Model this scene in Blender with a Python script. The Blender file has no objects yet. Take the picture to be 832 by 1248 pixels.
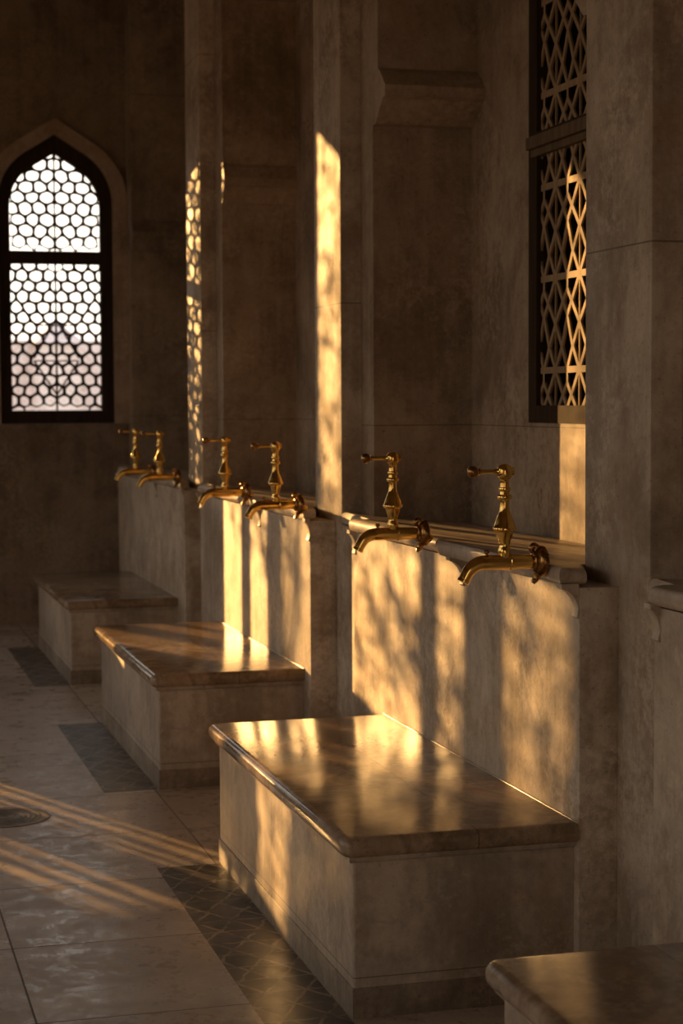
import bpy, bmesh, math, random
from mathutils import Vector, Matrix
from mathutils.geometry import tessellate_polygon

SC = bpy.context.scene
COL = SC.collection
PI = math.pi

# ------------------------------------------------------------------ key sizes (metres)
XB, W, P, N = 1.18, 1.753, 1.856, 2.322      # bench front, dado face, pier face, niche back
YW = 12.45                                    # far wall
XL, YB, H = -2.85, -3.2, 4.7                  # left wall, wall behind the camera, ceiling
WT = 0.15                                     # far wall thickness
S = 2.7414
PIER_N = [3.97 + S * k for k in (-1, 0, 1, 2)]     # near edges of the piers
PW = 0.395
DADO = [(1.55, 3.727), (4.151, 6.185), (6.80, 9.0), (9.43, 11.75)]
OVER = [.05, .05, .024, .02]                 # how far each ledge steps out over its dado
BENCH = [1.555, 4.181, 6.922, 9.664]
BL = 1.5965
BH = 0.45
SUN = Vector((0.444, -1.0, -0.135))

# ------------------------------------------------------------------ node helpers
def new_mat(name):
    m = bpy.data.materials.new(name)
    m.use_nodes = True
    nt = m.node_tree
    nt.nodes.clear()
    out = nt.nodes.new('ShaderNodeOutputMaterial')
    b = nt.nodes.new('ShaderNodeBsdfPrincipled')
    nt.links.new(b.outputs[0], out.inputs[0])
    return m, nt, b

class G:
    """tiny wrapper to write node graphs shortly"""
    def __init__(self, nt): self.nt = nt
    def n(self, t, **kw):
        x = self.nt.nodes.new(t)
        for k, v in kw.items(): setattr(x, k, v)
        return x
    def link(self, a, b): self.nt.links.new(a, b)
    def val(self, s, v):
        if hasattr(v, 'is_output'): self.link(v, s)
        else: s.default_value = v
    def math(self, op, a, b=0.0, c=0.0):
        x = self.n('ShaderNodeMath', operation=op)
        self.val(x.inputs[0], a); self.val(x.inputs[1], b); self.val(x.inputs[2], c)
        return x.outputs[0]
    def noise(self, vec, scale, detail=5, rough=.55, dist=0.0):
        x = self.n('ShaderNodeTexNoise')
        self.link(vec, x.inputs['Vector'])
        x.inputs['Scale'].default_value = scale; x.inputs['Detail'].default_value = detail
        x.inputs['Roughness'].default_value = rough; x.inputs['Distortion'].default_value = dist
        return x.outputs[0]
    def mapv(self, vec, scale=(1, 1, 1), loc=(0, 0, 0), rot=(0, 0, 0)):
        x = self.n('ShaderNodeMapping')
        self.link(vec, x.inputs[0])
        x.inputs['Scale'].default_value = scale; x.inputs['Location'].default_value = loc
        x.inputs['Rotation'].default_value = rot
        return x.outputs[0]
    def ramp(self, fac, stops):
        x = self.n('ShaderNodeValToRGB')
        self.link(fac, x.inputs[0])
        cr = x.color_ramp
        while len(cr.elements) < len(stops): cr.elements.new(.5)
        for e, (p, c) in zip(cr.elements, stops):
            e.position = p
            e.color = (c, c, c, 1) if isinstance(c, (int, float)) else (*c, 1)
        return x.outputs[0]
    def mix(self, fac, a, b, mode='MIX'):
        x = self.n('ShaderNodeMix', data_type='RGBA', blend_type=mode)
        self.val(x.inputs[0], fac)
        for s, v in ((x.inputs[6], a), (x.inputs[7], b)):
            if isinstance(v, tuple): v = (*v, 1)
            self.val(s, v)
        return x.outputs[2]
    def sep(self, vec):
        x = self.n('ShaderNodeSeparateXYZ'); self.link(vec, x.inputs[0]); return x.outputs
    def bump(self, h, strength, dist, normal=None):
        x = self.n('ShaderNodeBump')
        self.link(h, x.inputs['Height'])
        x.inputs['Strength'].default_value = strength; x.inputs['Distance'].default_value = dist
        if normal: self.link(normal, x.inputs['Normal'])
        return x.outputs[0]
    def pos(self): return self.n('ShaderNodeNewGeometry').outputs['Position']
    def obj(self): return self.n('ShaderNodeTexCoord').outputs['Object']
    def line(self, c, at, w):
        """1 where |c-at| < w"""
        d = self.math('ABSOLUTE', self.math('SUBTRACT', c, at))
        return self.math('LESS_THAN', d, w)
    def seam(self, c, period, off, w):
        q = self.math('FRACT', self.math('DIVIDE', self.math('SUBTRACT', c, off), period))
        d = self.math('ABSOLUTE', self.math('SUBTRACT', q, .5))
        return self.math('GREATER_THAN', d, .5 - w / period)

def stone(name, dark, mid, light, rough=(.35, .55), streak=True, seams=(), bump=.25, local=False, vein=.35, scale=1.0, spec=.5, periodic=(), patch=.42):
    m, nt, b = new_mat(name)
    g = G(nt)
    v = g.obj() if local else g.pos()
    big = g.noise(v, 1.7 * scale, 6, .6, .6)
    med = g.noise(v, 7 * scale, 7, .62, .8)
    fine = g.noise(v, 46 * scale, 5, .7)
    if streak:
        st = g.noise(g.mapv(v, (9, 9, .7)), 2.2 * scale, 5, .6)
        med = g.math('ADD', g.math('MULTIPLY', med, .55), g.math('MULTIPLY', st, .45))
    f = g.math('ADD', g.math('MULTIPLY', big, .45), g.math('ADD', g.math('MULTIPLY', med, .4), g.math('MULTIPLY', fine, .15)))
    dk = tuple(x * y for x, y in zip(dark, (.78, .74, .70)))
    col = g.ramp(f, [(.40, dk), (.46, dark), (.515, mid), (.6, light)])
    # ochre patches and pits
    oc = g.ramp(g.noise(v, 3.1 * scale, 7, .68, 1.1), [(.50, 0.0), (.66, patch)])
    col = g.mix(oc, col, (.30, .185, .095))
    pit = g.ramp(g.noise(v, 95 * scale, 3, .6), [(.30, .55), (.38, 0.0)])
    col = g.mix(pit, col, tuple(x * .45 for x in dark))
    pale = g.ramp(g.math('MULTIPLY', g.noise(v, 2.3 * scale, 4, .6), g.noise(v, 38 * scale, 6, .75)), [(.27, 0.0), (.36, .55)])
    col = g.mix(pale, col, tuple(min(.8, x * 1.18) for x in light))
    vn = g.noise(g.mapv(v, (1, 1, .8), rot=(.4, .5, .3)), 2.6 * scale, 8, .55, 1.6)
    vv = g.math('ABSOLUTE', g.math('SUBTRACT', vn, .5))
    veinm = g.ramp(vv, [(0, vein), (.035, vein * .4), (.08, 0.0)])
    col = g.mix(veinm, col, tuple(x * .55 for x in dark))
    h = g.math('ADD', g.math('MULTIPLY', med, .6), g.math('MULTIPLY', fine, .4))
    s = None
    if seams or periodic:
        c = g.sep(v)
        for ax, at, w in seams:
            q = g.line(c[ax], at, w); s = q if s is None else g.math('MAXIMUM', s, q)
        for ax, per, off, w in periodic:
            q = g.seam(c[ax], per, off, w); s = q if s is None else g.math('MAXIMUM', s, q)
        col = g.mix(g.math('MULTIPLY', s, .75), col, tuple(x * .3 for x in dark))
        h = g.math('SUBTRACT', h, g.math('MULTIPLY', s, 1.5))
    g.link(col, b.inputs['Base Color'])
    rn = g.noise(v, 5 * scale, 6, .65, .4)
    r = g.ramp(rn, [(.3, rough[0]), (.7, rough[1])])
    g.link(r, b.inputs['Roughness'])
    b.inputs['Specular IOR Level'].default_value = spec
    g.link(g.bump(h, bump, .006), b.inputs['Normal'])
    return m

M = {}
M['wall'] = stone('wall_limestone', (.25, .19, .135), (.34, .265, .19), (.42, .335, .245), (.6, .8), bump=.25, vein=.2, spec=.2, patch=.25,
                  seams=((2, 1.405, .0016), (2, 3.55, .002)))
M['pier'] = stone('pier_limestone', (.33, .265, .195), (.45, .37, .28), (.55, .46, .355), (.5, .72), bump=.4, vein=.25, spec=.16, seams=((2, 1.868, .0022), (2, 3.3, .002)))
M['farwall'] = stone('far_wall_plaster', (.20, .15, .105), (.27, .205, .145), (.33, .255, .185), (.7, .85), bump=.25, vein=.15, spec=.2, patch=.25)
M['dado'] = stone('dado_marble', (.38, .30, .215), (.52, .43, .325), (.64, .55, .43), (.36, .56), bump=.25, vein=.3, spec=.3,
                  seams=((1, 5.003, .0016), (1, 7.92, .0016), (1, 10.65, .0016)))
M['ledge'] = stone('ledge_marble', (.40, .32, .24), (.52, .43, .33), (.62, .53, .42), (.32, .5), bump=.12, spec=.35, vein=.25)
M['slab'] = stone('bench_top_marble', (.225, .155, .095), (.34, .245, .16), (.46, .35, .24), (.09, .2), streak=False, bump=.05, vein=.5, local=True,
                  seams=((0, .31, .0016), (1, .565, .0016)), spec=.35)
M['bench'] = stone('bench_side_marble', (.34, .27, .20), (.46, .375, .285), (.56, .47, .365), (.35, .6), bump=.22, vein=.3, local=True,
                   seams=((2, .1, .0015), (1, .86, .0013)))
M['plinth'] = stone('plinth_stone', (.20, .15, .105), (.29, .23, .165), (.38, .305, .225), (.45, .65), bump=.25, local=True)
M['molding'] = stone('arch_molding_stone', (.34, .26, .18), (.42, .33, .24), (.5, .4, .3), (.6, .75), bump=.2, vein=.1)
M['ceil'] = stone('ceiling_plaster', (.28, .22, .16), (.33, .26, .19), (.38, .3, .22), (.8, .9), streak=False, bump=.2, vein=0.0)
M['outdoor'] = stone('outdoor_masonry', (.80, .72, .70), (.84, .76, .74), (.87, .79, .77), (.8, .9), bump=.1, vein=0.0)
M['outroof'] = stone('outdoor_roof_tiles', (.62, .54, .53), (.67, .58, .57), (.70, .61, .6), (.8, .9), bump=.1, vein=0.0)
M['blockwall'] = stone('sun_blocker_masonry', (.3, .24, .18), (.36, .29, .22), (.42, .34, .26), (.8, .9), bump=.3)
M['ground'] = stone('outdoor_paving', (.3, .25, .19), (.36, .3, .23), (.42, .35, .27), (.8, .9), streak=False, bump=.2, vein=0.0)

def floor_mat():
    m, nt, b = new_mat('floor_marble_tiles')
    g = G(nt); v = g.pos(); c = g.sep(v)
    sx = g.seam(c[0], .7225, .4375, .0028)
    sy = g.seam(c[1], .6295, 4.365, .0028)
    s = g.math('MAXIMUM', sx, sy)
    # per tile tone
    ix = g.math('FLOOR', g.math('DIVIDE', g.math('SUBTRACT', c[0], .4375), .7225))
    iy = g.math('FLOOR', g.math('DIVIDE', g.math('SUBTRACT', c[1], 4.365), .6295))
    cb = g.n('ShaderNodeCombineXYZ'); g.link(ix, cb.inputs[0]); g.link(iy, cb.inputs[1])
    wn = g.n('ShaderNodeTexWhiteNoise'); g.link(cb.outputs[0], wn.inputs['Vector'])
    sh = g.n('ShaderNodeVectorMath', operation='MULTIPLY_ADD')
    g.link(wn.outputs['Color'], sh.inputs[0]); sh.inputs[1].default_value = (5, 5, 5); g.link(v, sh.inputs[2])
    vv = sh.outputs[0]
    big = g.noise(vv, 2.2, 7, .62, 1.0); fine = g.noise(vv, 22, 6, .7)
    f = g.math('ADD', g.math('MULTIPLY', big, .6), g.math('MULTIPLY', fine, .25))
    f = g.math('ADD', f, g.math('MULTIPLY', wn.outputs['Value'], .14))
    col = g.ramp(f, [(.36, (.34, .27, .205)), (.5, (.50, .41, .32)), (.66, (.64, .545, .44))])
    col = g.mix(g.math('MULTIPLY', s, .8), col, (.05, .035, .025))
    g.link(col, b.inputs['Base Color'])
    r = g.ramp(g.noise(vv, 13, 9, .78, .25), [(.38, .2), (.62, .48)])
    g.link(g.math('ADD', r, g.math('MULTIPLY', s, .4)), b.inputs['Roughness'])
    h = g.math('SUBTRACT', g.math('MULTIPLY', fine, .5), g.math('MULTIPLY', s, 1.5))
    g.link(g.bump(h, .14, .004), b.inputs['Normal'])
    return m
M['floor'] = floor_mat()

def inlay_mat():
    """dark stone strip with an interlaced lattice of fine pale lines"""
    m, nt, b = new_mat('dark_inlay_mosaic')
    g = G(nt); v = g.obj(); c = g.sep(v)
    wob = g.math('MULTIPLY', g.math('SUBTRACT', g.noise(v, 11, 3), .5), .035)
    x, y = g.math('ADD', c[0], wob), g.math('SUBTRACT', c[1], wob)
    def diag(kx, ky, per, w):
        q = g.math('FRACT', g.math('DIVIDE', g.math('ADD', g.math('MULTIPLY', x, kx), g.math('MULTIPLY', y, ky)), per))
        d = g.math('ABSOLUTE', g.math('SUBTRACT', q, .5))
        return g.math('LESS_THAN', d, w)
    l = g.math('MAXIMUM', diag(.866, .5, .095, .05), diag(.866, -.5, .095, .05))
    l = g.math('MAXIMUM', l, diag(0, 1, .11, .035))
    # broken by wear
    wear = g.ramp(g.noise(v, 14, 5, .6), [(.38, 0.0), (.58, 1.0)])
    l = g.math('MULTIPLY', l, wear)
    tile = g.math('MULTIPLY', diag(.866, .5, .19, .25), diag(.866, -.5, .19, .25))
    base = g.ramp(g.noise(v, 9, 6, .65, .5), [(.3, (.04, .033, .026)), (.7, (.12, .098, .075))])
    base = g.mix(g.math('MULTIPLY', tile, .5), base, (.17, .135, .095))
    col = g.mix(g.math('MULTIPLY', l, .75), base, (.42, .34, .23))
    g.link(col, b.inputs['Base Color'])
    r = g.ramp(g.noise(v, 12, 5, .7), [(.3, .32), (.7, .52)])
    g.link(r, b.inputs['Roughness'])
    g.link(g.bump(l, .15, .002), b.inputs['Normal'])
    return m
M['inlay'] = inlay_mat()

def metal(name, col, dark, rough, amt=.5):
    m, nt, b = new_mat(name)
    g = G(nt); v = g.obj()
    n = g.noise(v, 28, 6, .7, .6)
    f = g.ramp(n, [(.42, 0.0), (.68, amt)])
    g.link(g.mix(f, col, dark), b.inputs['Base Color'])
    b.inputs['Metallic'].default_value = 1
    g.link(g.ramp(g.noise(v, 60, 5, .7), [(.3, rough), (.7, rough + .14)]), b.inputs['Roughness'])
    return m
M['brass'] = metal('aged_brass', (.95, .62, .18), (.60, .32, .07), .07, .4)
M['darkbrass'] = metal('tarnished_brass', (.38, .20, .065), (.12, .065, .025), .2, .8)
M['drain'] = metal('cast_drain_metal', (.34, .28, .22), (.14, .11, .085), .42, .8)

def wood(name, a, c2, rough):
    m, nt, b = new_mat(name)
    g = G(nt); v = g.pos()
    n = g.noise(g.mapv(v, (14, 14, 1.2)), 3, 6, .6, .5)
    g.link(g.ramp(n, [(.3, a), (.7, c2)]), b.inputs['Base Color'])
    b.inputs['Roughness'].default_value = rough
    b.inputs['Specular IOR Level'].default_value = .12
    g.link(g.bump(n, .2, .003), b.inputs['Normal'])
    return m
M['wood'] = wood('dark_stained_wood', (.028, .018, .011), (.06, .038, .022), .82)
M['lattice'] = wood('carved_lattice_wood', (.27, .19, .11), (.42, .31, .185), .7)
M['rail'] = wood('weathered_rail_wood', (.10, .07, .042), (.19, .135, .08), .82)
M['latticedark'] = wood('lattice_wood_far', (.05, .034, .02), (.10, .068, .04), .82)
M['bark'] = wood('bark', (.08, .06, .04), (.16, .12, .08), .9)

def leafm():
    m, nt, b = new_mat('leaves')
    g = G(nt)
    n = g.noise(g.pos(), 3, 3)
    g.link(g.ramp(n, [(.3, (.05, .09, .025)), (.7, (.11, .15, .04))]), b.inputs['Base Color'])
    b.inputs['Roughness'].default_value = .6
    return m
M['leaf'] = leafm()
m_, nt_, b_ = new_mat('opening_shade_black'); b_.inputs['Base Color'].default_value = (.03, .022, .016, 1); b_.inputs['Roughness'].default_value = .9
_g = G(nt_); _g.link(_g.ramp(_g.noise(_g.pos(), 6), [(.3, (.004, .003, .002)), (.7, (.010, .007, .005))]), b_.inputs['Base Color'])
M['shade_black'] = m_  # near-black colour stands in for the shade behind the niche lattices

# ------------------------------------------------------------------ mesh helpers
def link(name, bm, mat, parent=None, loc=(0, 0, 0), smooth=False, kind=None):
    bmesh.ops.recalc_face_normals(bm, faces=bm.faces[:])
    me = bpy.data.meshes.new(name)
    bm.to_mesh(me); bm.free()
    o = bpy.data.objects.new(name, me)
    COL.objects.link(o)
    me.materials.append(M[mat])
    o.location = loc
    if parent: o.parent = parent
    if smooth:
        for p in me.polygons: p.use_smooth = True
        me.set_sharp_from_angle(angle=math.radians(38))
    if kind: o['kind'] = kind
    return o

def tag(o, label, cat, group=None):
    o['label'] = label; o['category'] = cat
    if group: o['group'] = group
    return o

def thing(name, label, cat, loc=(0, 0, 0), group=None):
    o = bpy.data.objects.new(name, None); COL.objects.link(o)
    o.location = loc; o.empty_display_size = .1
    return tag(o, label, cat, group)

def box(bm, x0, x1, y0, y1, z0, z1):
    vs = [bm.verts.new(p) for p in ((x0, y0, z0), (x1, y0, z0), (x1, y1, z0), (x0, y1, z0), (x0, y0, z1), (x1, y0, z1), (x1, y1, z1), (x0, y1, z1))]
    for f in ((0, 3, 2, 1), (4, 5, 6, 7), (0, 1, 5, 4), (1, 2, 6, 5), (2, 3, 7, 6), (3, 0, 4, 7)):
        bm.faces.new([vs[i] for i in f])
    return vs

def prism(bm, pts, a0, a1, axis):
    """closed 2-D outline pts extruded along axis; pts give the other two coordinates in x,y,z order"""
    def mk(p, a):
        q = list(p); q.insert(axis, a); return bm.verts.new(q)
    A = [mk(p, a0) for p in pts]; B = [mk(p, a1) for p in pts]
    n = len(pts)
    for i in range(n):
        bm.faces.new((A[i], A[(i + 1) % n], B[(i + 1) % n], B[i]))
    bm.faces.new(A); bm.faces.new(B[::-1])
    return A, B

def plate(bm, outer, holes, a0, a1, axis):
    """flat plate with holes, extruded between a0 and a1 along axis"""
    loops = [outer] + list(holes)
    tri = tessellate_polygon([[Vector((p[0], p[1], 0)) for p in l] for l in loops])
    flat = [p for l in loops for p in l]
    def mk(p, a):
        q = list(p); q.insert(axis, a); return bm.verts.new(q)
    A = [mk(p, a0) for p in flat]; B = [mk(p, a1) for p in flat]
    for t in tri:
        try:
            bm.faces.new([A[i] for i in t]); bm.faces.new([B[i] for i in reversed(t)])
        except ValueError:
            pass
    o = 0
    for l in loops:
        n = len(l)
        for i in range(n):
            a, b2 = o + i, o + (i + 1) % n
            bm.faces.new((A[a], A[b2], B[b2], B[a]))
        o += n

def bevel(bm, edges, off, seg=3, prof=.5):
    bmesh.ops.bevel(bm, geom=list(edges), offset=off, offset_type='OFFSET', segments=seg, profile=prof, affect='EDGES', clamp_overlap=True)

def lathe(bm, prof, seg=28, axis='Z', org=(0, 0, 0)):
    """profile of (height, radius) spun round the axis"""
    rings = []
    ox, oy, oz = org
    for h, r in prof:
        ring = []
        for i in range(seg):
            a = 2 * PI * i / seg
            c, s = r * math.cos(a), r * math.sin(a)
            p = {'Z': (c, s, h), 'X': (h, c, s), 'Y': (c, h, s)}[axis]
            ring.append(bm.verts.new((p[0] + ox, p[1] + oy, p[2] + oz)))
        rings.append(ring)
    for a, b2 in zip(rings, rings[1:]):
        for i in range(seg):
            bm.faces.new((a[i], a[(i + 1) % seg], b2[(i + 1) % seg], b2[i]))
    bm.faces.new(rings[0][::-1]); bm.faces.new(rings[-1])

def tube(bm, pts, radii, seg=16, caps=True):
    pts = [Vector(p) for p in pts]
    rings = []
    ref = None
    for i, p in enumerate(pts):
        t = (pts[min(i + 1, len(pts) - 1)] - pts[max(i - 1, 0)]).normalized()
        if ref is None:
            ref = Vector((0, 1, 0)) if abs(t.y) < .9 else Vector((1, 0, 0))
        u = (ref - t * ref.dot(t)).normalized(); ref = u
        w = t.cross(u)
        r = radii[i] if hasattr(radii, '__len__') else radii
        rings.append([bm.verts.new(p + (u * math.cos(2 * PI * k / seg) + w * math.sin(2 * PI * k / seg)) * r) for k in range(seg)])
    for a, b2 in zip(rings, rings[1:]):
        for k in range(seg):
            bm.faces.new((a[k], a[(k + 1) % seg], b2[(k + 1) % seg], b2[k]))
    if caps:
        bm.faces.new(rings[0][::-1]); bm.faces.new(rings[-1])
    return rings

TH = math.radians(58)
def arch_r(hw, rise):
    k = math.cos(TH) / math.sin(TH)
    return max(.02, (rise - hw * k) / (math.sin(TH) - (1 - math.cos(TH)) * k))

def arch(cx, hw, z0, zs, rise, n=10):
    """pointed arch outline (curved haunches, straight to the apex), anticlockwise from bottom left, in (u, z)"""
    r = arch_r(hw, rise)
    pts = [(cx - hw, z0), (cx + hw, z0), (cx + hw, zs)]
    for i in range(1, n + 1):
        a = TH * i / n
        pts.append((cx + hw - r + r * math.cos(a), zs + r * math.sin(a)))
    left = [(2 * cx - u, z) for u, z in pts[3:]][::-1]
    pts.append((cx, zs + rise))
    pts += left
    pts.append((cx - hw, zs))
    return pts

def arch_top(cx, hw, zs, rise, u):
    r = arch_r(hw, rise)
    d = abs(u - cx)
    if d < hw - r + r * math.cos(TH):
        return zs + rise - d * math.cos(TH) / math.sin(TH)
    return zs + math.sqrt(max(0, r * r - (d - hw + r) ** 2))

def rect(u0, u1, z0, z1): return [(u0, z0), (u1, z0), (u1, z1), (u0, z1)]

# ------------------------------------------------------------------ room shell
bm = bmesh.new(); box(bm, XL - .3, 2.9, YB - .3, YW + WT, -.12, 0)
link('floor', bm, 'floor', kind='structure')
bm = bmesh.new(); box(bm, XL - .3, 4.9, YB - .3, YW + WT, H, H + .2)
link('ceiling', bm, 'ceil', kind='structure')

# far wall and its row of openings: (centre, half width, sill, spring, rise)
LAT = [(1.455, .384, 1.355, 2.84, .455), (.47, .384, 1.355, 2.84, .455)]
BIGW = (-.485, .46, .96, 2.78, .6)  # unseen arch, wide, slit and low openings, shaped to land the sun patches
WIDE, SUN_SLIT = (-1.97, -1.0, 1.3, 2.14), (-2.27, -2.03, 1.03, 1.5)
SUN_SLOTS = [(-2.545, -2.20, .64, .99), (-2.03, -1.72, .64, .97)]
bm = bmesh.new()
plate(bm, [(XL - .3, 0), (2.9, 0), (2.9, H), (XL - .3, H)], [arch(*a) for a in LAT + [BIGW]] + [rect(*a) for a in [WIDE, SUN_SLIT] + SUN_SLOTS], YW, YW + WT, 1)
link('wall_far', bm, 'farwall', kind='structure')

# left wall with three tall arched openings
bm = bmesh.new()
LEFTW = [(.4, .6, .5, 2.5, .65), (3.0, .6, .5, 2.5, .65), (5.6, .6, .5, 2.5, .65), (8.2, .6, .5, 2.5, .65), (10.8, .6, .5, 2.5, .65)]
plate(bm, [(YB - .3, 0), (YW, 0), (YW, H), (YB - .3, H)], [arch(*a) for a in LEFTW], XL - .3, XL, 0)
link('wall_left', bm, 'wall', kind='structure')
bm = bmesh.new()
plate(bm, [(XL, 0), (N, 0), (N, H), (XL, H)], [arch(-.2, .6, .01, 2.2, .7)], YB - .3, YB, 1)  # unseen archway added so sky light fills the camera-facing surfaces
link('wall_back', bm, 'wall', kind='structure')

# right wall: niche backs with window openings, sill walls and their sloped tops
NWIN = [(PIER_N[k] + PW + (S - PW) / 2, .41, 1.418, 2.92, .47) for k in (1, 2, 3)]
NWIN[0] = (5.537, .41, 1.418, 2.92, .47)
bm = bmesh.new()
plate(bm, [(YB, 0), (YW, 0), (YW, H), (YB, H)], [arch(*a) for a in NWIN], N, N + .28, 0)
link('wall_right', bm, 'wall', kind='structure')
bm = bmesh.new()
ends = [YB] + PIER_N + [YW - .01]
for k in range(len(PIER_N)):
    y0 = PIER_N[k] + PW
    y1 = PIER_N[k + 1] if k + 1 < len(PIER_N) else YW - .001
    prism(bm, [(P, 0), (P, 1.024), (N - .001, .984), (N - .001, 0)], y0 + .001, y1 - .001, 1)
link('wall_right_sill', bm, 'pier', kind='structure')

# piers, and the corbelled jambs that flank each niche
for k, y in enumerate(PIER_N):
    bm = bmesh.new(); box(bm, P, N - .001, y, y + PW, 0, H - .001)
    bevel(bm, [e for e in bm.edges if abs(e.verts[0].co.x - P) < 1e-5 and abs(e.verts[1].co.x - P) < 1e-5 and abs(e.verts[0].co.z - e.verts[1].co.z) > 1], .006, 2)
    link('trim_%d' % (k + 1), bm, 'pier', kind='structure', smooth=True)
JX = 1.936
nt_no = 5
for k in range(4):
    y0 = PIER_N[k] + PW; y1 = PIER_N[k] + S
    # far jamb of the niche: profile in (y, z), projecting towards the camera at the corbel
    for far in (True, False):
        if k == 3 and far: yb = YW - .001
        else: yb = y1 - .001 if far else y0 + .001
        s = -1 if far else 1
        prof = [(0, 1.0), (.166, 1.0), (.166, 2.512), (.205, 2.515), (.29, 2.592), (.325, 2.60), (.325, 2.637), (.262, 2.695), (.235, 2.712), (.235, H - .001), (0, H - .001)]
        kk = .5 if k > 1 else 1.0                 # the farther bays have shallower corbels
        pts = [(yb + s * (d if d <= .166 else .166 + (d - .166) * kk), z) for d, z in prof]
        bm = bmesh.new(); prism(bm, pts, JX, N - .001, 0)
        link('trim_%d' % nt_no, bm, 'wall', kind='structure'); nt_no += 1

# dado blocks that carry the ledges
for k, (y0, y1) in enumerate(DADO):
    bm = bmesh.new(); box(bm, W, P - .001, y0, y1, 0, 1.034)
    bevel(bm, [e for e in bm.edges if abs(e.verts[0].co.x - W) < 1e-5 and abs(e.verts[1].co.x - W) < 1e-5 and abs(e.verts[0].co.z - e.verts[1].co.z) > .5], .004, 2)
    link('trim_%d' % nt_no, bm, 'dado', kind='structure', smooth=True); nt_no += 1

# wall beyond the niche lattice (inner room, its darkness put into a near-black colour)
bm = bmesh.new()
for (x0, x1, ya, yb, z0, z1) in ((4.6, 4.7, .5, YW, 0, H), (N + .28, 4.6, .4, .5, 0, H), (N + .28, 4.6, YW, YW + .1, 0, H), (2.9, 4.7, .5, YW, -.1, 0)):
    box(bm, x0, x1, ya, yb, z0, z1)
link('wall_inner_room', bm, 'shade_black', kind='structure')

# ------------------------------------------------------------------ lattices
def round_poly(pts, t, n=3):
    """round the corners of a polygon by fraction t"""
    out = []
    L = len(pts)
    for i in range(L):
        p, a, c = Vector(pts[i]), Vector(pts[i - 1]), Vector(pts[(i + 1) % L])
        s, e = p.lerp(a, t), p.lerp(c, t)
        for j in range(n + 1):
            q = j / n
            out.append(tuple((1 - q) ** 2 * s + 2 * q * (1 - q) * p + q * q * e))
    return out

def ring_cell(bm, outer, inner, a0, a1, axis):
    plate(bm, outer, [inner], a0, a1, axis)

def honeycomb(bm, cx, hw, z0, zs, rise, pitch, bar, a0, a1, axis, zlo, zhi, seed, flat=.88):
    """honeycomb of rounded cells between heights zlo and zhi, mirrored about the centre line"""
    rnd = random.Random(seed)
    w = pitch / 2
    R = w / math.cos(PI / 6)
    rowh = 1.5 * R * flat
    jit = {}
    def J(u, z):
        key = (round(abs(u - cx), 3), round(z, 3))
        if key not in jit:
            jit[key] = (rnd.uniform(-1, 1) * pitch * .11, rnd.uniform(-1, 1) * pitch * .11)
        dx, dz = jit[key]
        if abs(u - cx) < 1e-4: dx = 0
        return (u + (dx if u > cx else -dx), z + dz)
    rows = int((zhi - zlo) / rowh) + 3
    for r in range(-1, rows):
        zc = zlo + r * rowh
        n = int(hw / pitch) + 2
        for k in range(-n, n + 1):
            uc = cx + k * pitch + (w if r % 2 else 0)
            hexa = []
            for i in range(6):
                a = PI / 6 + i * PI / 3
                hexa.append(J(uc + R * math.cos(a), zc + R * flat * math.sin(a)))
            if any(abs(u - cx) > hw - .006 or z < zlo - .05 or z > min(zhi + .05, arch_top(cx, hw - .006, zs, rise, u)) for u, z in hexa):
                continue
            cu = sum(p[0] for p in hexa) / 6; cz = sum(p[1] for p in hexa) / 6
            q = 1 - bar / w
            inner = [(cu + (u - cu) * q, cz + (z - cz) * q) for u, z in hexa]
            outer = [p for i in range(6) for p in (hexa[i],)]
            ring_cell(bm, outer, round_poly(inner, .36, 3), a0, a1, axis)

def bar2d(bm, p, q, w, a0, a1, axis):
    d = Vector((q[0] - p[0], q[1] - p[1])); d.normalize(); n = Vector((-d.y, d.x)) * w / 2
    pts = [(p[0] + n.x, p[1] + n.y), (q[0] + n.x, q[1] + n.y), (q[0] - n.x, q[1] - n.y), (p[0] - n.x, p[1] - n.y)]
    prism(bm, pts, a0, a1, axis)

def lattice_frame(name, cx, hw, z0, zs, rise, a0, a1, axis, stile, rail, bottom, parent, mat='wood'):
    inner = arch(cx, hw - stile, z0 + bottom, zs, max(.05, rise - stile * 1.25))
    lo = [(cx - hw + stile, z0 + bottom), (cx + hw - stile, z0 + bottom), (cx + hw - stile, rail[0]), (cx - hw + stile, rail[0])]
    hi = arch(cx, hw - stile, rail[1], zs, max(.05, rise - stile * 1.25))
    bm = bmesh.new()
    plate(bm, arch(cx, hw - .001, z0 + .001, zs, rise - .002), [lo, hi], a0, a1, axis)
    return link(name, bm, mat, parent)

# two lattice windows in the far wall
def structure_empty(name, loc):
    o = bpy.data.objects.new(name, None); COL.objects.link(o); o.location = loc; o['kind'] = 'structure'; return o

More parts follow.
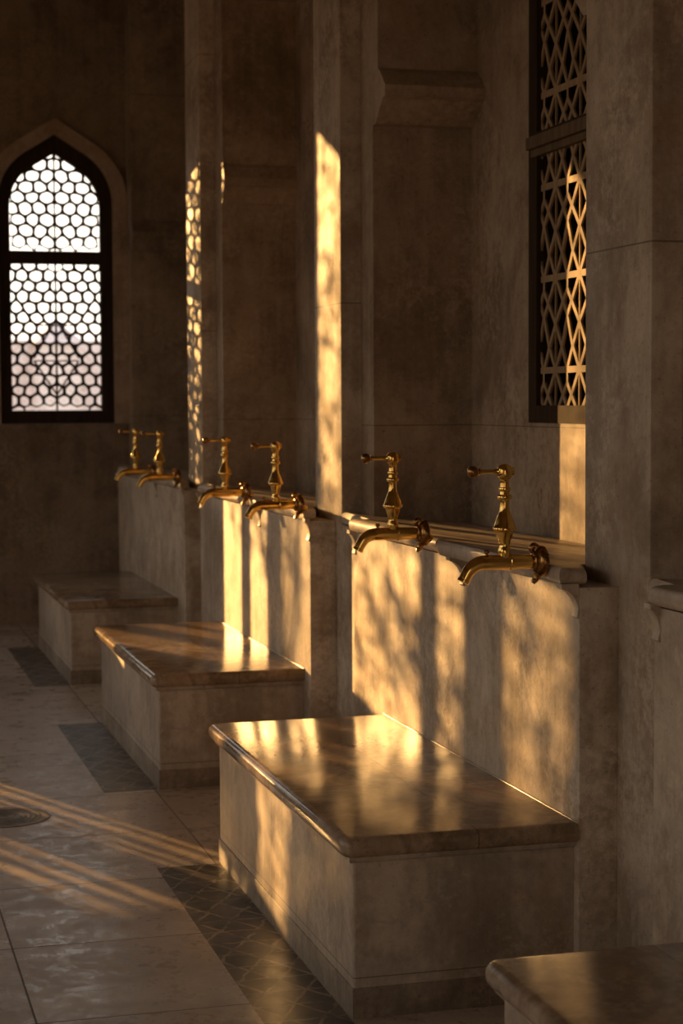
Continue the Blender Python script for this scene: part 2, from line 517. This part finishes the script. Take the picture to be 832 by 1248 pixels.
def far_window(i, a):
    cx, hw, z0, zs, rise = a
    bm = bmesh.new()
    plate(bm, arch(cx, hw - .001, z0 + .001, zs, rise - .002), [
        [(cx - hw + .08, z0 + .09), (cx + hw - .08, z0 + .09), (cx + hw - .08, 2.432), (cx - hw + .08, 2.432)],
        arch(cx, hw - .08, 2.518, zs - .03, rise - .09)], YW + .015, YW + .085, 1)
    w = link('window_%d' % i, bm, 'wood', kind='structure')
    bm = bmesh.new()
    honeycomb(bm, cx, hw, z0, zs, rise, .098, .0092, YW + .04, YW + .062, 1, 2.50, 3.3, 5)
    bar2d(bm, (cx, 2.5), (cx, zs + rise - .06), .009, YW + .035, YW + .066, 1)
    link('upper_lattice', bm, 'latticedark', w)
    bm = bmesh.new()
    honeycomb(bm, cx, hw, z0, zs, rise, .088, .0095, YW + .04, YW + .062, 1, 1.44, 2.42, 9, .92)
    bar2d(bm, (cx, 1.42), (cx, 2.44), .01, YW + .035, YW + .066, 1)
    for (du, z) in ((.15, 2.02), (.15, 1.78)):
        bar2d(bm, (cx - du, z), (cx + du, z), .008, YW + .036, YW + .065, 1)
    for s in (-1, 1):
        bar2d(bm, (cx, 2.06), (cx + s * .15, 1.80), .009, YW + .036, YW + .065, 1)
        bar2d(bm, (cx, 1.55), (cx + s * .15, 1.78), .009, YW + .036, YW + .065, 1)
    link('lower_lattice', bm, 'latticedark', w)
    # stone moulding round the arch
    bm = bmesh.new()
    plate(bm, arch(cx, hw + .1, z0 - .001, zs, rise + .105), [arch(cx, hw + .045, z0, zs, rise + .045)], YW - .035, YW + .001, 1)
    plate(bm, arch(cx, hw + .046, z0 - .001, zs, rise + .046), [arch(cx, hw - .002, z0 + .0, zs, rise - .002)], YW - .018, YW + .001, 1)
    return link('trim_%d' % (40 + i), bm, 'molding', kind='structure')
for i, a in enumerate(LAT): far_window(i + 1, a)

# wooden frames and uprights for the unseen openings shaped to let sun patches in
def barred_window(i, outline, inner, bars, z0, top):
    bm = bmesh.new()
    plate(bm, outline, [inner], YW + .02, YW + .08, 1)
    w = link('window_%d' % i, bm, 'wood', kind='structure')
    for u, wd in bars:
        bm = bmesh.new()
        box(bm, u - wd / 2, u + wd / 2, YW + .03, YW + .07, z0, top(u))
        link('mullion', bm, 'wood', w)
    return w
cx, hw, z0, zs, rise = BIGW
barred_window(3, arch(cx, hw - .001, z0 + .001, zs, rise - .002), arch(cx, hw - .02, z0 + .02, zs, rise - .026), [(-.268, .068), (-.51, .1)], z0 + .021,
              lambda u: arch_top(cx, hw - .021, zs, rise - .028, u) + .003)
def rect_window(i, r, e, bars):
    u0, u1, a, b2 = r
    barred_window(i, rect(u0 + .001, u1 - .001, a + .001, b2 - .001), rect(u0 + e, u1 - e, a + e, b2 - e), bars, a + e, lambda u: b2 - e)
rect_window(4, WIDE, .02, [(-1.425, .07), (-1.645, .145)])
rect_window(8, SUN_SLIT, .012, [])
for q, vt in enumerate(SUN_SLOTS):
    rect_window(9 + q, vt, .012, [(vt[0] + d, w_) for d, w_ in (((.085, .018), (.15, .03), (.24, .016)) if q else ((.07, .016), (.165, .034), (.245, .018)))])

# lattice windows in the niches of the right wall
def strap_lattice(bm, cy, hw, zlo, zhi, a0, a1, axis):
    pw, ph, b = .205, .31, .017
    zo = 1.597 - 1.24
    nz = int(math.ceil((zhi - zo) / ph)); nu = int(math.ceil(2 * hw / pw)) + 1
    def seg(p, q, w=b):
        # clip to the window rectangle
        (u0, z0), (u1, z1) = p, q
        t0, t1 = 0.0, 1.0
        for (s, d, lo, hi) in ((u0, u1 - u0, cy - hw, cy + hw), (z0, z1 - z0, zlo, zhi)):
            if abs(d) < 1e-9:
                if s < lo or s > hi: return
                continue
            a, c = (lo - s) / d, (hi - s) / d
            if a > c: a, c = c, a
            t0, t1 = max(t0, a), min(t1, c)
        if t1 - t0 < .05: return
        bar2d(bm, (u0 + (u1 - u0) * t0, z0 + (z1 - z0) * t0), (u0 + (u1 - u0) * t1, z0 + (z1 - z0) * t1), w, a0 + rnd.uniform(0, .0008), a1 - rnd.uniform(0, .0008), axis)
    rnd = random.Random(4)
    for j in range(-nu // 2 - 1, nu // 2 + 2):
        for r in range(nz):
            u, z = cy + j * pw, zo + r * ph
            h = pw / 2
            seg((u, z), (u, z + ph), .007)                              # fine upright
            seg((u - h, z), (u + h, z), .022)                           # flat cross strap
            for s in (-1, 1):
                seg((u, z + ph * .0), (u + s * h * .55, z + ph * .25)); seg((u + s * h * .55, z + ph * .25), (u, z + ph * .5))
                seg((u, z + ph * .5), (u + s * h, z + ph * .86)); seg((u + s * h, z + ph * .86), (u + s * h, z + ph))
                seg((u + s * h, z), (u + s * h * .55, z + ph * .25)); seg((u + s * h * .55, z + ph * .25), (u + s * h, z + ph * .58))
                seg((u + s * h, z + ph * .58), (u, z + ph))

for i, a in enumerate(NWIN):
    cy, hw, z0, zs, rise = a
    bm = bmesh.new()
    st = .075
    plate(bm, arch(cy, hw - .001, z0 + .001, zs, rise - .002), [
        [(cy - hw + st, z0 + .06), (cy + hw - st, z0 + .06), (cy + hw - st, 2.335), (cy - hw + st, 2.335)],
        arch(cy, hw - st, 2.405, zs, rise - .09)], N - .004, N + .06, 0)
    w = link('window_%d' % (5 + i), bm, 'wood', kind='structure')
    bm = bmesh.new()
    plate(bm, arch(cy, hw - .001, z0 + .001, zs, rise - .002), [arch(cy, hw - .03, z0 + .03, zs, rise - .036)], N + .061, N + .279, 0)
    link('shade_lining', bm, 'shade_black', w)  # near-black reveal, shade behind the lattice put into its colour
    bm = bmesh.new()
    strap_lattice(bm, cy, hw - st + .012, z0 + .05, 2.345, N + .012, N + .020, 0)
    link('lower_lattice', bm, 'lattice', w)
    bm = bmesh.new()
    strap_lattice(bm, cy, hw - st + .012, 2.395, 3.25, N + .012, N + .020, 0)
    link('upper_lattice', bm, 'lattice', w)
    bm = bmesh.new()
    box(bm, N - .02, N + .03, cy - hw + .012, cy + hw - .012, 2.352, 2.392)
    box(bm, N - .008, N + .03, cy - hw + .03, cy + hw - .03, 2.325, 2.348)
    link('rail', bm, 'rail', w)

# ------------------------------------------------------------------ ledges
def ledge(y0, ym, y1, pier_far, niche_far, label, over):
    """pale stone shelf: a nearer slab that steps forward and a farther one set back, with cove brackets"""
    t = thing('stone_ledge', label, 'ledge', (W, y0, 1.04), 'stone ledges above the benches')
    def z_top(x): return 1.086 - (x - 1.70) * .088
    def slab(pts, rounded):
        bm = bmesh.new()
        A = [bm.verts.new((x, y, z_top(x) - .043)) for x, y in pts]
        B = [bm.verts.new((x, y, z_top(x))) for x, y in pts]
        n = len(pts)
        for i in range(n): bm.faces.new((A[i], A[(i + 1) % n], B[(i + 1) % n], B[i]))
        bm.faces.new(A[::-1]); bm.faces.new(B)
        xm = max(p[0] for p in pts)
        ed = [e for e in bm.edges if all(v.co.x < P - .0 for v in e.verts) and abs(e.verts[0].co.z - e.verts[1].co.z) < .03 and
              (e.verts[0].co.xy - e.verts[1].co.xy).length > .01 and not all(abs(v.co.y - ym) < 1e-4 and False for v in e.verts)]
        bevel(bm, ed, .017, 4)
        bmesh.ops.translate(bm, vec=(-W, -y0, -1.04), verts=bm.verts[:])
        return bm
    pf = pier_far
    xf = W - over
    near = [(xf, y0 + .008), (W + .03, y0 + .024), (P - .002, pf - .012), (P - .002, pf + .001), (JX - .002, pf + .001), (JX - .002, pf + .168), (N - .002, pf + .168), (N - .002, ym), (xf + .11, ym), (xf + .05, ym - .012), (xf + .018, ym - .035), (xf + .003, ym - .075), (xf, ym - .12)]
    nf = niche_far
    xs = W - min(.022, over - .012)
    far = [(xs, ym + .001), (N - .002, ym + .001), (N - .002, nf - .168), (JX - .002, nf - .168), (JX - .002, nf - .002), (P - .002, nf - .002), (P - .002, y1 + .06), (xs + .06, y1 + .035), (xs + .02, y1 + .012), (xs, y1 - .02)]
    link('near_slab', slab(near, True), 'ledge', t, smooth=True)
    link('far_slab', slab(far, True), 'ledge', t, smooth=True)
    for yb, d in ((y0 + .002, over - .004), (ym - .2, over - .004), (y1 - .034, min(.024, over - .003))):
        prof = [(0, 0), (-d, 0), (-d, -.012)]
        for i in range(1, 8):
            a = PI / 2 * i / 8
            prof.append((-d * (1 - math.sin(a)) - .004 * (1 - i / 8), -.012 - .062 * (1 - math.cos(a))))
        prof += [(-.006, -.082), (0, -.088)]
        bm = bmesh.new()
        prism(bm, [(x, z) for x, z in prof], yb - y0, yb - y0 + .034, 1)
        link('bracket', bm, 'ledge', t, loc=(0, 0, .004), smooth=True)
    return t
LEDGE_Y = []
names_ = ['stone ledge end at the right edge, above the cropped bench',
          'pale stone ledge carrying the two largest brass taps',
          'stone ledge of the middle bay, between the two upright sunlit piers',
          'farthest stone ledge, in shade below the two smallest taps']
for k, (y0, y1) in enumerate(DADO):
    ledge(y0, y0 + 1.05, y1, PIER_N[k] + PW, PIER_N[k] + S if k < 3 else YW - .002, names_[k], OVER[k])

# ------------------------------------------------------------------ benches
bench_labels = ['stone bench cropped by the bottom right corner, only its rounded slab end in view',
                'largest stone washing bench in the foreground with sun patches on its polished top',
                'middle stone bench with diagonal sun streaks across its top',
                'farthest stone bench, in shade before the end wall']
def make_bench():
    t = thing('stone_bench', bench_labels[1], 'bench', (XB, BENCH[1], 0), 'stone benches along the wash wall')
    D = W - XB - .001
    bm = bmesh.new(); box(bm, 0, D, 0, BL, .076, .384)
    bevel(bm, [e for e in bm.edges if all(v.co.x < .01 for v in e.verts) and abs(e.verts[0].co.z - e.verts[1].co.z) > .1], .008, 3)
    link('body', bm, 'bench', t, smooth=True)
    bm = bmesh.new(); box(bm, -.003, D, -.003, BL + .003, 0, .076)
    bevel(bm, [e for e in bm.edges if all(v.co.z > .07 for v in e.verts)], .0025, 2)
    link('plinth', bm, 'plinth', t, smooth=True)
    bm = bmesh.new(); box(bm, -.013, D, -.013, BL + .013, .384, .4)
    bevel(bm, [e for e in bm.edges if all(v.co.z < .39 for v in e.verts)], .01, 3)
    link('molding', bm, 'bench', t, smooth=True)
    bm = bmesh.new(); box(bm, -.034, D, -.034, BL + .034, .4, BH)
    bevel(bm, [e for e in bm.edges if all(v.co.x < 0 for v in e.verts) and abs(e.verts[0].co.z - e.verts[1].co.z) > .01], .035, 5)
    ed = [e for e in bm.edges if abs(e.verts[0].co.z - e.verts[1].co.z) < .001 and len(e.link_faces) == 2 and
          any(abs(f.normal.z) < .5 and f.normal.x < .5 for f in e.link_faces) and any(abs(f.normal.z) > .5 for f in e.link_faces) or False]
    bm.normal_update()
    ed = [e for e in bm.edges if abs(e.verts[0].co.z - e.verts[1].co.z) < .001 and not all(v.co.x > D - .001 for v in e.verts)]
    bevel(bm, ed, .021, 5)
    link('slab_top', bm, 'slab', t, smooth=True)
    bm = bmesh.new(); box(bm, D - .005, D, -.034, BL + .034, BH, BH + .0022)
    bevel(bm, [e for e in bm.edges if all(v.co.x < D - .001 and v.co.z > BH + .001 for v in e.verts)], .0018, 2)
    link('joint_bead', bm, 'ledge', t)
    return t
def dup(root, loc, label):
    r = root.copy(); COL.objects.link(r); r.location = loc; r['label'] = label
    for ch in list(root.children):
        c = ch.copy(); COL.objects.link(c); c.parent = r
        for g2 in list(ch.children):
            d = g2.copy(); COL.objects.link(d); d.parent = c
    return r
b0 = make_bench()
for k in (0, 2, 3):
    dup(b0, (XB, BENCH[k], 0), bench_labels[k])

# dark inlay strips in the floor before the benches
inl = [(.965, 4.05, 5.745, 'dark patterned inlay strip in the floor along the largest foreground bench'),
       (.965, 6.93, 8.47, 'dark inlay strip in the floor along the middle bench'),
       (.985, 9.65, 11.24, 'dark inlay strip in the floor along the farthest bench')]
for x0, y0, y1, lb in inl:
    bm = bmesh.new(); box(bm, 0, XB - .007 - x0, 0, y1 - y0, 0, .0006)
    o = link('floor_inlay', bm, 'inlay', loc=(x0, y0, 0))
    tag(o, lb, 'floor inlay', 'dark inlay strips in the floor')

# ------------------------------------------------------------------ floor drain
t = thing('floor_drain', 'round metal floor drain cover with concentric rings at the left edge', 'drain', (.56, 6.61, 0))
bm = bmesh.new()
lathe(bm, [(0, .162), (.002, .161), (.0035, .152), (.0025, .146), (.002, .140)], 56)
link('rim', bm, 'drain', t, smooth=True)
bm = bmesh.new()
prof = [(.0012, .139)]
for i in range(7):
    r = .128 - i * .018
    prof += [(.0014, r + .004), (.0032, r), (.0032, r - .006), (.0014, r - .009)]
prof += [(.002, .001)]
lathe(bm, prof, 56)
link('cover', bm, 'drain', t, smooth=True)

# ------------------------------------------------------------------ taps
tap_labels = ['largest brass tap, nearest the viewer, just below the tall lattice window',
              'brass tap second nearest, at the left end of the ledge in the foreground bay',
              'brass tap at the right end of the middle bay, beside the brightly lit pier',
              'brass tap at the left end of the middle bay, third from the far end',
              'brass tap second from the far end, above the shaded farthest bench',
              'brass tap farthest from the viewer, leftmost, just below the arched lattice window']
def make_tap():
    t = thing('brass_tap', tap_labels[0], 'tap', (0, 0, 0), 'brass taps along the ledges')
    # spout pipe: leaves the wall towards -X and bends down
    bm = bmesh.new()
    pts, rad = [(.026, 0, -.019), (-.002, 0, -.002), (-.03, 0, 0), (-.075, 0, 0)], [.0105, .0125, .0185, .019]
    for x, r in ((-.0765, .0205), (-.0815, .0205), (-.083, .019), (-.13, .0188)):
        pts.append((x, 0, 0)); rad.append(r)
    cx0, R = -.148, .052
    for i in range(0, 10):
        a = math.radians(62) * i / 9
        pts.append((cx0 - R * math.sin(a), 0, -R * (1 - math.cos(a)))); rad.append(.0188 - .0035 * i / 9)
    e = Vector(pts[-1]); d = Vector((-math.cos(math.radians(62)), 0, -math.sin(math.radians(62))))
    for s, r in ((.008, .0152), (.014, .0148), (.0155, .0162), (.022, .0162), (.0225, .0125)):
        q = e + d * s; pts.append(tuple(q)); rad.append(r)
    pts.append(tuple(e + d * .012)); rad.append(.0118)
    tube(bm, pts, rad, 24)
    sp = link('spout', bm, 'brass', t, smooth=True)
    bm = bmesh.new()
    lathe(bm, [(.016, .004), (.022, .004), (.0235, .0065), (.029, .007), (.032, .004), (.0325, .001)], 14)
    link('screw', bm, 'darkbrass', sp, loc=(-.142, 0, 0), smooth=True)
    # wall escutcheon: dished plate with scrolled lip and a drop below
    bm = bmesh.new()
    lathe(bm, [(.012, .033), (.008, .038), (.000, .039), (-.006, .036), (-.011, .030), (-.014, .025), (-.019, .026), (-.022, .0235), (-.0235, .019)], 32, 'X')
    esc = link('escutcheon', bm, 'darkbrass', t, smooth=True)
    bm = bmesh.new()
    tube(bm, [(-.006, 0, -.03), (-.009, 0, -.04), (-.012, 0, -.046), (-.017, 0, -.0495), (-.022, 0, -.048)], [.012, .0085, .0075, .0085, .005], 12)
    link('drop', bm, 'darkbrass', esc, smooth=True)
    bm = bmesh.new()
    a_ = [(-.01 - .014 * (1 - math.cos(x)) / 2, 0, .031 + .008 * math.sin(x)) for x in [i * PI * 1.5 / 10 for i in range(11)]]
    tube(bm, a_, [.009, .009, .0088, .0085, .008, .0076, .0072, .0068, .0064, .006, .005], 12)
    link('scroll', bm, 'darkbrass', esc, smooth=True)
    # upright valve stem
    bm = bmesh.new()
    st = [(.012, .0145), (.02, .0155), (.026, .0165), (.033, .0158), (.038, .0135), (.044, .0128), (.05, .0145), (.06, .018), (.07, .0212), (.0765, .0222), (.078, .0245), (.0795, .0288), (.084, .0298), (.0875, .0288), (.089, .0272),
          (.095, .0255), (.104, .0222), (.114, .0185), (.123, .0148), (.13, .0125), (.14, .0117), (.152, .0118), (.1555, .0125), (.157, .0168), (.160, .0184), (.1645, .0184), (.1675, .0165), (.169, .0124),
          (.1755, .0115), (.1775, .0145), (.181, .0157), (.185, .0150), (.1872, .0118), (.196, .0112), (.204, .0115), (.2075, .0135)]
    lathe(bm, st, 28)
    link('valve_stem', bm, 'brass', t, loc=(-.095, 0, 0), smooth=True)
    # head and lever handle
    hd = thing('x', '', ''); bpy.data.objects.remove(hd)
    bm = bmesh.new()
    lathe(bm, [(.2072, .0132), (.2105, .0165), (.216, .0182), (.226, .0186), (.234, .0178), (.2395, .0145), (.243, .009), (.2442, .002)], 24)
    h = link('handle', bm, 'brass', t, loc=(-.095, 0, 0), smooth=True)
    bm = bmesh.new()
    lathe(bm, [(.026, .003), (.024, .009), (.017, .0105), (.01, .0105), (-.014, .0095), (-.02, .007), (-.03, .0056), (-.05, .0056), (-.062, .006), (-.0635, .009), (-.067, .009), (-.0685, .006), (-.073, .0055)], 18, 'X', (0, 0, .226))
    link('lever', bm, 'brass', h, smooth=True)
    bm = bmesh.new()
    lathe(bm, [(-.0715, .006), (-.0735, .0105), (-.078, .0142), (-.0845, .0154), (-.091, .0138), (-.0955, .0088), (-.0972, .002)], 18, 'X', (0, 0, .226))
    link('knob', bm, 'darkbrass', h, smooth=True)
    return t
XT = W - .05 - .0121
taps = [(4.255, XT, 1.094), (5.20, XT, 1.1), (6.815, XT + .026, 1.1), (7.76, XT + .026, 1.104), (9.44, XT + .03, 1.106), (10.22, XT + .03, 1.106)]
tap0 = make_tap()
for k, (y, x, z) in enumerate(taps):
    if k == 0: tap0.location = (x, y, z)
    else:
        dup(tap0, (x, y, z), tap_labels[k])

# ------------------------------------------------------------------ outside
bm = bmesh.new(); box(bm, -90, 90, YW + WT, 190, -.3, -.12)
link('ground_outside', bm, 'ground', kind='structure')
bm = bmesh.new(); box(bm, -90, XL - .3, -60, YW + WT, -.3, -.12)
link('ground_outside_left', bm, 'ground', kind='structure')

t = thing('pavilion', 'pale hazy pavilion with a pyramid roof seen through the arched lattice window', 'building', (4.69, 40, -.12))
bm = bmesh.new(); box(bm, -6, 6, 1, 5, 0, 3.02)
link('body', bm, 'outdoor', t)
bm = bmesh.new(); box(bm, -.43, .43, -.4, .99, 0, 2.9)
link('porch', bm, 'outdoor', t)
bm = bmesh.new()
vs = [bm.verts.new(p) for p in ((-.55, -.5, 2.9), (.55, -.5, 2.9), (.55, .99, 2.9), (-.55, .99, 2.9))]
ap = bm.verts.new((0, .25, 3.42))
bm.faces.new(vs[::-1])
for i in range(4): bm.faces.new((vs[i], vs[(i + 1) % 4], ap))
link('roof', bm, 'outroof', t)

# unseen pier added to block sun through the arched lattice window
t = thing('sun_blocker_pier', 'added masonry pier out of view outside the far wall, blocking sun from the arched lattice window', 'pier', (.28, 15, -.12))
bm = bmesh.new(); box(bm, -.47, .42, -.3, .3, 0, 3.9)
link('shaft', bm, 'blockwall', t)
bm = bmesh.new(); box(bm, -.54, .49, -.37, .37, 3.9, 4.05)
bevel(bm, bm.edges[:], .03, 2)
link('cap', bm, 'blockwall', t)

def tree(name, label, loc, crowns, nleaf, leaf, seed, trunk_h):
    rnd = random.Random(seed)
    t = thing(name, label, 'tree', loc, None)
    bm = bmesh.new()
    tube(bm, [(0, 0, 0), (.05, .02, trunk_h * .5), (-.03, 0, trunk_h)], [.022 * trunk_h, .018 * trunk_h, .012 * trunk_h], 10)
    for cx, cy, cz, rx, ry, rz in crowns:
        for i in range(7):
            e = Vector((cx + rnd.uniform(-1, 1) * rx * .8, cy + rnd.uniform(-1, 1) * ry * .8, cz + rnd.uniform(-.8, .9) * rz))
            s = Vector((-.03, 0, trunk_h * rnd.uniform(.75, 1)))
            mid = s.lerp(e, .5) + Vector((rnd.uniform(-.1, .1), 0, rnd.uniform(-.05, .2)))
            tube(bm, [s, mid, e], [.013, .009, .004], 6)
    link('trunk', bm, 'bark', t, smooth=True)
    bm = bmesh.new()
    tot = sum(c[3] * c[5] for c in crowns)
    for cx, cy, cz, rx, ry, rz in crowns:
        for i in range(int(nleaf * rx * rz / tot)):
            while True:
                q = Vector((rnd.uniform(-1, 1), rnd.uniform(-1, 1), rnd.uniform(-1, 1)))
                if q.length < 1: break
            c = Vector((cx + q.x * rx, cy + q.y * ry, cz + q.z * rz))
            a = Vector((rnd.gauss(0, 1), rnd.gauss(0, 1), rnd.gauss(0, 1) - .6)).normalized()
            b2 = a.orthogonal().normalized()
            b2 = (Matrix.Rotation(rnd.uniform(0, 6.28), 3, a) @ b2)
            L = leaf * rnd.uniform(.7, 1.3)
            pts = [c - a * L, c + b2 * L * .38 - a * L * .2, c + a * L, c - b2 * L * .38 - a * L * .2]
            bm.faces.new([bm.verts.new(p) for p in pts])
    link('foliage', bm, 'leaf', t)
    return t
def beyond(x, z, D):
    """where the sun ray through (x, z) of the far wall is D metres farther out"""
    return (x - .444 * D, YW + D, z + .135 * D)
TREES = []
a = beyond(-1.64, 0, 3.2)
tree('dapple_tree', 'thin leafy tree outside, unseen, placed to dapple the sun through the wide opening', (a[0], a[1], -.12),
     [(.36, 0, 2.55, .5, .4, .48), (.36, 0, 2.12, .42, .3, .26), (-.12, 0, 2.72, .4, .3, .26), (-.24, 0, 2.3, .24, .2, .26)], 1200, .036, 3, 1.8)
a = beyond(-.51, 0, 5.2)
tree('dapple_tree', 'thin leafy tree outside, unseen, placed to dapple the sun through the tall arched opening', (a[0], a[1], -.12),
     [(.05, 0, 3.35, .55, .4, .85), (.1, 0, 2.5, .4, .3, .3)], 1350, .036, 8, 2.0)
a = beyond(.62, 0, 4.4)
tree('dapple_tree', 'small dense tree outside the far wall, unseen, added to dim the sun on the farthest pier', (a[0], a[1], -.12),
     [(.0, 0, 2.45, .36, .3, .75), (.12, 0, 3.5, .3, .25, .35)], 900, .05, 21, 1.8)

a = beyond(-2.15, 0, 1.3)
tree('dapple_shrub', 'small twiggy shrub outside, unseen, added to break up sun through the low slit', (a[0], a[1], -.12),
     [(.0, 0, 1.56, .22, .15, .3), (-.1, 0, 1.14, .34, .15, .2)], 330, .03, 17, .9)
a = beyond(-1.87, 0, 2.2)
tree('dapple_shrub', 'small twiggy shrub outside the low barred window', (a[0], a[1], -.12),
     [(.0, 0, 1.22, .26, .15, .26)], 110, .028, 18, .9)
# ------------------------------------------------------------------ light
sd = bpy.data.lights.new('sun', 'SUN'); sd.energy = 13.0; sd.color = (1, .54, .175); sd.angle = math.radians(.3)
so = bpy.data.objects.new('sun', sd); COL.objects.link(so)
so.rotation_euler = SUN.to_track_quat('-Z', 'Y').to_euler()
so.location = (-8, 25, 9)

wd = bpy.data.worlds.new('evening_sky'); SC.world = wd; wd.use_nodes = True
nt = wd.node_tree; nt.nodes.clear(); g = G(nt)
out = g.n('ShaderNodeOutputWorld'); bg = g.n('ShaderNodeBackground'); g.link(bg.outputs[0], out.inputs[0])
v = g.n('ShaderNodeTexCoord').outputs['Generated']
c = g.sep(v)
el = g.ramp(g.math('MULTIPLY', c[2], 1.0), [(0.0, (1.0, .84, .68)), (.05, (1.0, .89, .75)), (.16, (1.0, .92, .80)), (.45, (.80, .78, .77)), (1.0, (.55, .58, .66))])
side = g.ramp(g.math('ADD', g.math('MULTIPLY', c[1], .5), .5), [(.3, (.85, .82, .80)), (.95, (1.0, 1.0, 1.0))])
g.link(g.mix(1.0, el, side, 'MULTIPLY'), bg.inputs['Color'])
bg.inputs['Strength'].default_value = 2.15

# ------------------------------------------------------------------ camera
cd = bpy.data.cameras.new('camera'); co = bpy.data.objects.new('camera', cd); COL.objects.link(co)
fw = Vector((0.2659328, 0.96210218, -0.0603253)); r = Vector((0.96376369, -0.26670945, -0.00506199)); u = Vector((0.02095948, 0.05679318, 0.99816594))
mt = Matrix(((r.x, u.x, -fw.x, 0), (r.y, u.y, -fw.y, 0), (r.z, u.z, -fw.z, 1.4945), (0, 0, 0, 1)))
co.matrix_world = mt
cd.sensor_fit = 'HORIZONTAL'; cd.sensor_width = 24; cd.lens = 2225.711 / 832 * 24
cd.clip_end = 400
cd.dof.use_dof = True; cd.dof.focus_distance = 4.75; cd.dof.aperture_fstop = 5.2
SC.camera = co

SC.view_settings.view_transform = 'Standard'
SC.view_settings.look = 'None'
SC.view_settings.exposure = 0
SC.view_settings.gamma = 1
SC.view_settings.use_curve_mapping = False
SC.cycles.use_denoising = True
SC.cycles.max_bounces = 14
SC.cycles.diffuse_bounces = 8
SC.cycles.glossy_bounces = 5
